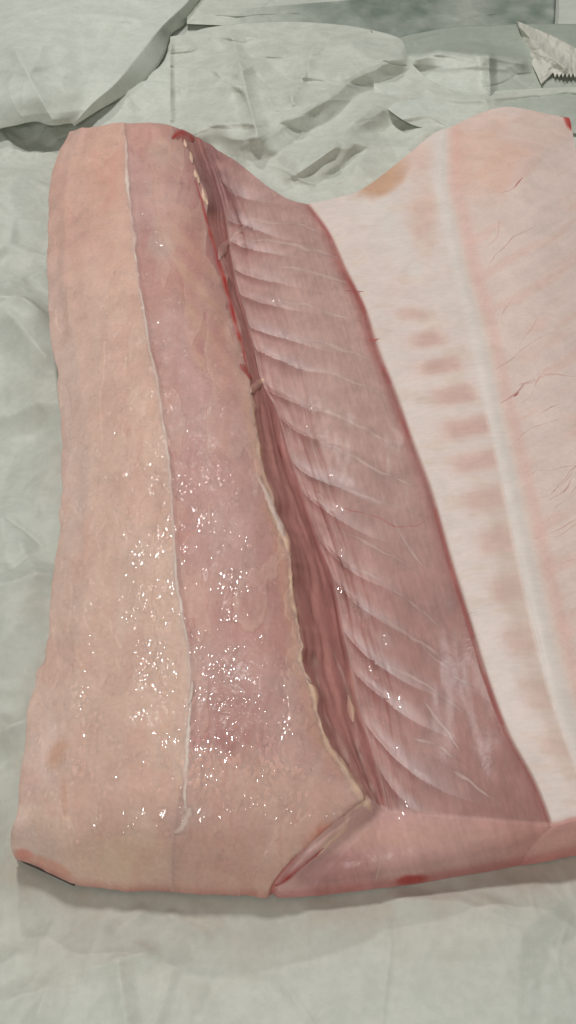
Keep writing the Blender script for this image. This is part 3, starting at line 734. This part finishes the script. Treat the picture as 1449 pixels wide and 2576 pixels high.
for cx_, cy_, n_, sx_, sy_ in [(690, 735, 3, 4, 8), (708, 836, 4, 6, 5), (735, 850, 3, 6, 4), (762, 918, 3, 5, 4), (786, 1020, 3, 4, 4), (775, 1080, 4, 8, 5), (832, 1196, 4, 4, 4), (806, 1247, 6, 8, 5), (848, 1277, 9, 10, 4),
                               (858, 1388, 8, 9, 8), (858, 1478, 5, 6, 5), (892, 1525, 12, 7, 14), (920, 1572, 6, 6, 6), (966, 1612, 3, 3, 5), (930, 1672, 6, 7, 5), (945, 1700, 8, 6, 9), (968, 1750, 3, 5, 6), (1000, 1770, 5, 4, 12), (1003, 1895, 3, 3, 10), (1010, 2040, 3, 6, 8),
                               (628, 575, 4, 8, 5), (600, 600, 3, 8, 6), (700, 760, 2, 3, 3), (745, 905, 3, 6, 3)]:
    for k in range(n_):
        rib_spots.append((cx_ + random.gauss(0, sx_), cy_ + random.gauss(0, sy_), random.uniform(0.0006, 0.0012), random.uniform(1.0, 2.0)))
beads("glint_domes", rib_spots, M_GLINT, "added domes that make bright glints along the curved rib meat")
# dark skin showing below the near left corner
sk = []
for x, y in resample([(73, 1930), (55, 2020), (42, 2090), (38, 2138), (47, 2161), (95, 2187), (140, 2208), (185, 2229)], 60):
    sk.append(proj(x, y, 0.0014))
sk = np.array(sk)
ins = sk.copy(); ins[:, 0] += 0.004; ins[:, 1] += 0.003; ins[:, 2] += 0.0015
mid_ = (sk * 2 + ins) / 3; mid_[:, 2] = sk[:, 2] + 0.0006
botm = sk.copy(); botm[:, 2] = 0.0005; botm[:, 0] += 0.001; botm[:, 1] += 0.001
sko = mesh_from("skin", np.stack([ins, mid_, sk, botm]), grid_faces(4, 60, True), M_SKIN, fillet)
sko["label"] = "dark grey skin edge at the near left corner"
mod = sko.modifiers.new("thickness", 'SOLIDIFY'); mod.thickness = 0.0004

# ------------------------------------------------------------------ paper
def seg_dist(x, y, pts):
    best = np.full(x.shape, 1e9)
    for (ax, ay), (bx_, by_) in zip(pts[:-1], pts[1:]):
        dx, dy = bx_ - ax, by_ - ay
        t = np.clip(((x - ax) * dx + (y - ay) * dy) / (dx * dx + dy * dy + 1e-12), 0, 1)
        best = np.minimum(best, np.hypot(x - ax - t * dx, y - ay - t * dy))
    return best

def facets(x, y, spacing, c, seed, bounds):
    """crumple: difference of two faceted sheets whose creases follow random cells"""
    r = np.random.default_rng(seed); h = []
    nx = int((bounds[1] - bounds[0]) / spacing) + 8; ny = int((bounds[3] - bounds[2]) / spacing) + 8
    ci = np.clip(((x - bounds[0]) / spacing).round().astype(int) + 3, 2, nx - 3); cj = np.clip(((y - bounds[2]) / spacing).round().astype(int) + 3, 2, ny - 3)
    for s_ in range(2):
        gx_ = bounds[0] + (np.arange(nx)[:, None] - 3 + r.uniform(-0.6, 0.6, (nx, ny))) * spacing
        gy_ = bounds[2] + (np.arange(ny)[None, :] - 3 + r.uniform(-0.6, 0.6, (nx, ny))) * spacing
        env = np.full(x.shape, -1e9)
        for di in (-2, -1, 0, 1, 2):
            for dj in (-2, -1, 0, 1, 2):
                px = gx_[ci + di, cj + dj]; py = gy_[ci + di, cj + dj]
                np.maximum(env, c * (px * x + py * y - 0.5 * (px * px + py * py)), out=env)
        h.append(env)
    return h[0] - h[1]

def roll(x, y, scale, seed):
    """soft rounded folds meeting in sharper ridges"""
    a = 1 - np.abs(fbm(x / scale, y / scale, seed, 2)) * 2.2
    return a + 0.5 * (1 - np.abs(fbm(x / scale * 2.1 + 3, y / scale * 2.1, seed + 4, 2)) * 2.2)

def crinkle(x, y, spacing, seed, width, bounds):
    """thin sharp fold lines along random cell borders, broken up"""
    r = np.random.default_rng(seed)
    x = x + 0.25 * spacing * fbm(x / spacing * 0.9, y / spacing * 0.9, seed % 37 + 200, 2); y = y + 0.25 * spacing * fbm(x / spacing * 0.9 + 7, y / spacing * 0.9, seed % 37 + 210, 2)
    nx = int((bounds[1] - bounds[0]) / spacing) + 8; ny = int((bounds[3] - bounds[2]) / spacing) + 8
    ci = np.clip(((x - bounds[0]) / spacing).round().astype(int) + 3, 2, nx - 3); cj = np.clip(((y - bounds[2]) / spacing).round().astype(int) + 3, 2, ny - 3)
    gx_ = bounds[0] + (np.arange(nx)[:, None] - 3 + r.uniform(-0.55, 0.55, (nx, ny))) * spacing
    gy_ = bounds[2] + (np.arange(ny)[None, :] - 3 + r.uniform(-0.55, 0.55, (nx, ny))) * spacing
    d1 = np.full(x.shape, 1e9); d2 = d1.copy()
    for di in (-2, -1, 0, 1, 2):
        for dj in (-2, -1, 0, 1, 2):
            d = np.hypot(x - gx_[ci + di, cj + dj], y - gy_[ci + di, cj + dj])
            d2 = np.minimum(d2, np.maximum(d1, d)); d1 = np.minimum(d1, d)
    return np.clip(1 - (d2 - d1) / width, 0, 1) * sstep(-0.15, 0.35, fbm(x / spacing * 0.6, y / spacing * 0.6, seed % 37 + 220, 2))

def crease(x, y, pts, amp, width):
    wpts = [tuple(proj(a, b, 0.0)[:2]) for a, b in pts]
    d = seg_dist(x, y, wpts)
    return amp * np.clip(1 - d / width, 0, 1) ** 1.3

NX, NY = 560, 760
vx = np.linspace(-1, 1, NX)
vy = np.linspace(0, 1, NY)
yy = 0.03 + 0.80 * (0.35 * vy + 0.65 * vy ** 1.6)
hw = 0.15 + 0.27 * yy / 0.8
PXX = vx[None, :] * hw[:, None]; PYY = np.repeat(yy[:, None], NX, 1)
bnds = (-0.45, 0.45, 0.0, 0.9)
wx = PXX + 0.006 * fbm(PXX / 0.05, PYY / 0.05, 110, 2); wy = PYY + 0.006 * fbm(PXX / 0.05, PYY / 0.05, 112, 2)
f1 = facets(wx, wy, 0.080, 3.6, 11, bnds)
f2 = facets(wx, wy, 0.036, 5.5, 12, bnds); f3 = facets(wx, wy, 0.017, 6.0, 13, bnds)
zc = 1.2 * f1 + (f2 * 1.3 + f3 * 0.7) * (0.5 + 0.5 * sstep(-0.3, 0.4, fbm(PXX / 0.12, PYY / 0.12, 115, 2)))
zc += 0.0012 * fbm(PXX / 0.06, PYY / 0.06, 117, 2)
zc += 0.0028 * (roll(PXX, PYY, 0.09, 260) - 0.9)
zc += 0.0015 * crinkle(PXX, PYY, 0.045, 301, 0.005, bnds) - 0.0010 * crinkle(PXX, PYY, 0.035, 302, 0.004, bnds) + 0.0005 * crinkle(PXX, PYY, 0.016, 303, 0.002, bnds)
ix, iy = unproj(np.stack([PXX, PYY, np.zeros_like(PXX)], -1))
# keep the paper flat where the fillet lies on it, calmer in front
foot = [(40, 2150), (120, 2215), (450, 2245), (690, 2255), (950, 2235), (1320, 2175), (1900, 2050), (1700, 1300), (1480, 500), (1300, 420), (900, 560), (560, 420), (220, 400), (190, 800), (210, 1300), (150, 1700)]
def inside(px, py, poly):
    c = np.zeros(px.shape, bool); n = len(poly)
    for i in range(n):
        x1, y1 = poly[i]; x2, y2 = poly[(i + 1) % n]
        cond = ((y1 > py) != (y2 > py)) & (px < (x2 - x1) * (py - y1) / (y2 - y1 + 1e-9) + x1)
        c ^= cond
    return c
fw = [tuple(proj(a, b, 0.0)[:2]) for a, b in foot]
dft = seg_dist(PXX, PYY, fw + fw[:1]); ins_m = inside(ix, iy, foot)
near = np.where(ins_m, 0, sstep(0.0, 0.022, dft))
calm = np.interp(iy, [2230, 2420], [1.0, 0.35])
zc = zc * (0.12 + 0.88 * near) * calm
zp = zc
for pts, a, wd in [([(290, 2342), (350, 2300)], 0.0012, 0.004), ([(430, 2304), (510, 2344)], 0.0012, 0.003), ([(230, 2442), (300, 2418), (365, 2402)], 0.0018, 0.005),
                   ([(300, 2432), (312, 2532), (325, 2590)], 0.0018, 0.004), ([(10, 2527), (120, 2492), (100, 2557)], 0.003, 0.008), ([(5, 2422), (40, 2392)], 0.002, 0.006),
                   ([(999, 2267), (1134, 2277), (1260, 2300)], 0.0013, 0.005), ([(981, 2372), (959, 2590)], 0.0004, 0.0016), ([(100, 2360), (90, 2400), (125, 2330)], 0.002, 0.006),
                   ([(0, 330), (36, 361), (153, 371)], 0.005, 0.012), ([(35, 846), (80, 885), (120, 922)], 0.004, 0.010), ([(73, 815), (110, 835)], 0.003, 0.007),
                   ([(10, 1036), (95, 1014), (152, 1020)], 0.004, 0.010), ([(0, 1498), (60, 1480), (132, 1463)], 0.004, 0.010), ([(53, 1371), (101, 1463)], 0.0025, 0.007),
                   ([(0, 1846), (22, 1842), (75, 1815)], 0.004, 0.009), ([(22, 1842), (0, 1800)], 0.003, 0.008), ([(0, 780), (60, 720), (110, 690)], 0.003, 0.009)]:
    zp = zp + crease(PXX, PYY, pts, a, wd)
# slow roll of the sheet towards its far edge and dip at the left
zp = zp + 0.010 * sstep(0.45, 0.8, PYY) * (0.6 + 0.4 * fbm(PXX / 0.2, PYY / 0.2, 119, 2))
back = sstep(395, 450, ix) * (1 - sstep(430, 560, iy))
zp = zp * (1 - back)
zp = np.maximum(zp, -0.009)
zp = np.where(ins_m & (dft > 0.004), np.minimum(zp, 0.0), zp)
PAP = np.stack([PXX, PYY, zp], -1)
# damp pinkish stain close to the fish
stain = np.where(ins_m, 1.0, np.exp(-(dft / 0.017)))
stain *= 0.6 + 0.6 * sstep(-0.3, 0.5, fbm(PXX / 0.012, PYY / 0.012, 121, 3))
pc = np.ones((NY, NX, 3)); pc = pc * (1 - 0.75 * np.clip(stain, 0, 1)[..., None]) + np.array([0.82, 0.69, 0.62]) * 0.75 * np.clip(stain, 0, 1)[..., None]
paper = mesh_from("wrapping_paper", PAP, grid_faces(NY, NX), M_PAPER, None, pc)
tag(paper, "large crumpled white butcher paper spread under the fish fillet", "wrapping paper")

def sheet(name, outline, zfun, mat, nu=170, nv=130, amp=1.0, seed=5, spacing=0.04, c=3.0, cfun=None, rollamp=0.0022, tuck=0.0):
    """a loose sheet: outline given as (top edge, bottom edge) polylines, left to right"""
    te, be = outline
    t = resample(te, nu); b_ = resample(be, nu)
    v = np.linspace(0, 1, nv)[:, None, None]
    S = t[None] * (1 - v) + b_[None] * v
    u = np.linspace(0, 1, nu)[None, :] + 0 * v[..., 0]; vv = v[..., 0] + 0 * u
    W = proj(S[..., 0], S[..., 1], np.full(u.shape, 0.004))
    z = zfun(u, vv, S[..., 0], S[..., 1], W[..., 0], W[..., 1])
    z = z + amp * (facets(W[..., 0], W[..., 1], spacing, c, seed, (W[..., 0].min() - .05, W[..., 0].max() + .05, W[..., 1].min() - .05, W[..., 1].max() + .05)))
    z = z + rollamp * roll(W[..., 0], W[..., 1], 0.075, seed + 230)
    bb_ = (W[..., 0].min() - .05, W[..., 0].max() + .05, W[..., 1].min() - .05, W[..., 1].max() + .05)
    z = z + 0.0008 * crinkle(W[..., 0], W[..., 1], 0.04, seed + 400, 0.005, bb_) - 0.0006 * crinkle(W[..., 0], W[..., 1], 0.03, seed + 401, 0.004, bb_)
    z0_ = zfun(u, vv, S[..., 0], S[..., 1], W[..., 0], W[..., 1])
    z = z0_ + (z - z0_) * sstep(-0.02, 0.12, vv)            # edges lie close to the layer below
    z = z * (1 - tuck * sstep(0.72, 0.97, vv)) + 0.0012 * tuck * sstep(0.72, 0.97, vv)
    W = proj(S[..., 0], S[..., 1], z)
    o = mesh_from(name, W, grid_faces(nv, nu, True), mat, None, cfun(S[..., 0], S[..., 1]) if cfun else np.ones((nv, nu, 3)))
    md = o.modifiers.new("thickness", 'SOLIDIFY'); md.thickness = 0.00012; md.offset = -1
    return o

def bump2(px, py, cx, cy, rx, ry, rot=0):
    a = math.radians(rot); dx, dy = px - cx, py - cy
    u = dx * math.cos(a) + dy * math.sin(a); v = -dx * math.sin(a) + dy * math.cos(a)
    return np.exp(-((u / rx) ** 2 + (v / ry) ** 2))
def ridge2(px, py, pts, width):
    return np.clip(1 - seg_dist(px, py, pts) / width, 0, 1) ** 1.4

# sheet behind, with a shadow zone painted grey-green into its colour
def z3(u, v, px, py, wx, wy):
    return 0.004 + 0.002 * fbm(wx / 0.06, wy / 0.06, 130, 2) + 0.003 * ridge2(px, py, [(840, -40), (900, 40), (960, 110)], 40)
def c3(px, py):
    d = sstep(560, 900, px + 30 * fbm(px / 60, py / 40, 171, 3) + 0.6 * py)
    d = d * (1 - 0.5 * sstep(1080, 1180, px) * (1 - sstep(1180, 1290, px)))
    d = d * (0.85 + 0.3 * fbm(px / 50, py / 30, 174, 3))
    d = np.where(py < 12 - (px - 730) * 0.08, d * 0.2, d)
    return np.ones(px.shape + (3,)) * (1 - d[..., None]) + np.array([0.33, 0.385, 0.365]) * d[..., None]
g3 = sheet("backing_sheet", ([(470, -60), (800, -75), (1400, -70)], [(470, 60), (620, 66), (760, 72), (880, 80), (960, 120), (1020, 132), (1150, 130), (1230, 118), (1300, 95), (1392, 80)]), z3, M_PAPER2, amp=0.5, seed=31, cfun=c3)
tag(g3, "paper at the back with shade painted on it in grey-green, behind the crumpled layers", "paper sheet")
# pale fold below it, shade painted grey along its top and right
def z4(u, v, px, py, wx, wy):
    return 0.006 + 0.006 * bump2(px, py, 1130, 165, 100, 45) + 0.005 * ridge2(px, py, [(1050, 150), (1120, 130), (1230, 145), (1310, 160)], 36) + 0.004 * ridge2(px, py, [(1228, 140), (1232, 235)], 22) + 0.003 * fbm(wx / 0.05, wy / 0.05, 131, 2)
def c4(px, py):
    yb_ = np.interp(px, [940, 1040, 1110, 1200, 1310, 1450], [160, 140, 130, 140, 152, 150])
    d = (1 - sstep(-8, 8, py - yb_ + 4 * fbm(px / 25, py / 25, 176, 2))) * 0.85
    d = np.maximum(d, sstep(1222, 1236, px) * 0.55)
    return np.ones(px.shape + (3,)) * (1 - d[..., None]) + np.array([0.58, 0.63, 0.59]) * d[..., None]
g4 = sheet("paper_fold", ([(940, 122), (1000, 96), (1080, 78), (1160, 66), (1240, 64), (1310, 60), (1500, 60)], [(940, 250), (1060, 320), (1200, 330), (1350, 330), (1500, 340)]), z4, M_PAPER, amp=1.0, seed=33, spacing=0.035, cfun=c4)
tag(g4, "pale fold of paper, with shade painted grey along its top and right, between the back sheet and the belly flap", "paper sheet")
# large thin sheet that bulges behind the fish
def z2(u, v, px, py, wx, wy):
    ax_, ay_, bx2, by2 = 1010.0, 112.0, 590.0, 392.0
    lx, ly = bx2 - ax_, by2 - ay_; ll = math.hypot(lx, ly)
    d = ((px - ax_) * (-ly) + (py - ay_) * lx) / ll * -1.0 + 10 * vnoise(px / 60, py / 60, 180)
    al = ((px - ax_) * lx + (py - ay_) * ly) / ll / ll
    prof = np.interp(d, [-330, -200, -90, 0, 12, 55, 100, 118, 165, 230], [0.006, 0.008, 0.012, 0.0195, 0.0185, 0.0065, 0.0115, 0.0108, 0.004, 0.002])
    z = 0.003 + (prof - 0.003) * np.interp(al, [-0.5, -0.15, 0.1, 0.6, 1.0, 1.3], [0.35, 0.4, 0.6, 0.75, 0.5, 0.35])
    z = z + 0.005 * ridge2(px, py, [(565, 50), (590, 110), (606, 170), (625, 250), (645, 330)], 34)
    z = z + 0.0035 * ridge2(px, py, [(800, 80), (770, 180), (735, 245)], 30)
    z = z + 0.003 * ridge2(px, py, [(700, 120), (640, 160), (560, 165)], 40)
    z = z + 0.003 * ridge2(px, py, [(690, 470), (760, 430), (840, 372)], 20) - 0.003 * ridge2(px, py, [(800, 470), (870, 425), (900, 380)], 22)
    z = z + 0.004 * ridge2(px, py, [(428, 90), (425, 200), (430, 300)], 14)
    z = 0.0085 + (z - 0.0085) * sstep(-0.05, 0.22, v)
    return np.maximum(z, 0.0015) + 0.0015 * fbm(wx / 0.03, wy / 0.03, 133, 2)
g2 = sheet("inner_sheet", ([(428, 92), (470, 84), (520, 70), (620, 58), (720, 54), (860, 62), (940, 76), (1010, 100), (1030, 150), (1090, 205), (1170, 232), (1300, 225), (1500, 215)],
                            [(428, 400), (530, 392), (610, 442), (690, 480), (770, 545), (880, 560), (1100, 470), (1300, 400), (1500, 380)]), z2, M_PAPER2, nu=330, nv=260, amp=0.8, seed=35, spacing=0.045, c=6.0, rollamp=0.0028, tuck=1.0)
tag(g2, "thin crumpled waxed sheet bulging up behind loin and belly", "paper sheet")
# cream flap with a saw-toothed edge at the right
te = [(1298, 52), (1340, 68), (1400, 95), (1500, 150)]
be = [(1300, 56), (1340, 165), (1362, 212), (1392, 182)]
teeth = [(1392, 182)]
xk = 1392
while xk < 1500:
    teeth += [(xk + 4, 196), (xk + 10, 184)]; xk += 10
def z5(u, v, px, py, wx, wy):
    return 0.0125 - 0.0035 * v + 0.0015 * fbm(px / 25, py / 25, 281, 3) + 0.004 * ridge2(px, py, [(1310, 70), (1365, 130), (1420, 170)], 30)
b_all = be[:-1] + teeth
t = resample(te, 160); bb = np.array(b_all, float)
dd = np.concatenate([[0], np.cumsum(np.linalg.norm(np.diff(bb, axis=0), axis=1))])
bi = np.stack([np.interp(np.linspace(0, dd[-1], 160), dd, bb[:, k]) for k in range(2)], -1)
v = np.linspace(0, 1, 50)[:, None, None]
bs = bi.copy()
for _ in range(30): bs[1:-1] = (bs[:-2] + bs[1:-1] + bs[2:]) / 3
bs[:, 1] = np.minimum(bs[:, 1], bi[:, 1])
S = t[None] * (1 - v) + bs[None] * v
S[-1] = bi
uu5 = np.linspace(0, 1, 160)[None, :] + 0 * v[..., 0]
z = z5(uu5, v[..., 0] + 0 * uu5, S[..., 0], S[..., 1], None, None)
W = proj(S[..., 0], S[..., 1], z)
g5 = mesh_from("serrated_flap", W, grid_faces(50, 160, True), M_PAPER4, None, np.ones((50, 160, 3)))
md = g5.modifiers.new("thickness", 'SOLIDIFY'); md.thickness = 0.00012
tag(g5, "small cream paper flap with saw-toothed cut edge at the far right", "paper flap")
# raised sheet at the upper left whose near edge folds down in a tall pleat
pe = resample([(184, 314), (236, 257), (285, 215), (347, 139), (399, 76), (445, 31), (462, 16), (520, -60)], 200)
pb = resample([(186, 317), (243, 281), (312, 240), (382, 184), (416, 132), (428, 92), (466, 60), (530, -45)], 200)
lf = resample([(-80, 352), (-90, 200), (-90, 50), (-80, -90)], 200)
un = np.linspace(0, 1, 200)
hz = 0.003 + 0.0115 * np.interp(un, [0, 0.1, 0.35, 0.6, 0.85, 1], [0.0, 0.4, 0.9, 1.0, 0.9, 0.8])
rows = []
for v_ in np.linspace(0, 1, 12):                        # steep near face
    W0 = proj(pb[:, 0], pb[:, 1], np.full(200, 0.002)); W1 = proj(pe[:, 0], pe[:, 1], hz)
    Wv = W0 * (1 - v_) + W1 * v_; Wv[:, 2] = 0.002 + (hz - 0.002) * v_ ** 0.8
    rows.append(Wv)
for v_ in np.linspace(0, 1, 150)[1:]:                   # broad sheet running off to the left
    bow = math.sin(math.pi * v_)
    sx = pe[:, 0] * (1 - v_) + lf[:, 0] * v_; sy = pe[:, 1] * (1 - v_) + lf[:, 1] * v_
    sy = sy - np.exp(-un / 0.03) * 14 * bow * 1.3 + np.exp(-un / 0.08) * 9 * (vnoise(np.array(v_ * 5.0), np.array(0.5), 141))
    zz = hz * (1 - v_) ** 0.8 + 0.0135 * (1 - (1 - v_) ** 2) * (0.25 + 0.75 * sstep(0, 0.25, un))
    W_ = proj(sx, sy, zz)
    zz = zz + 0.7 * np.minimum(1, v_ * 6) * facets(W_[:, 0], W_[:, 1], 0.06, 1.6, 51, (-0.4, 0.1, 0.3, 0.9)) + 0.0012 * np.minimum(1, v_ * 6) * fbm(W_[:, 0] / 0.03, W_[:, 1] / 0.03, 140, 3)
    zz = zz + 0.0035 * np.minimum(1, v_ * 5) * (roll(W_[:, 0], W_[:, 1], 0.10, 270) - 0.6)
    zz = zz + 0.006 * ridge2(sx, sy, [(40, 130), (90, 225), (132, 300)], 70)
    rows.append(proj(sx, sy, zz))
W_ = np.array(rows)
g6 = mesh_from("paper_pleat", W_, grid_faces(len(rows), 200), M_PAPER, None, np.ones((len(rows), 200, 3)))
md = g6.modifiers.new("thickness", 'SOLIDIFY'); md.thickness = 0.00012
tag(g6, "raised white paper sheet at the upper left with a tall shadowed pleat", "paper sheet")
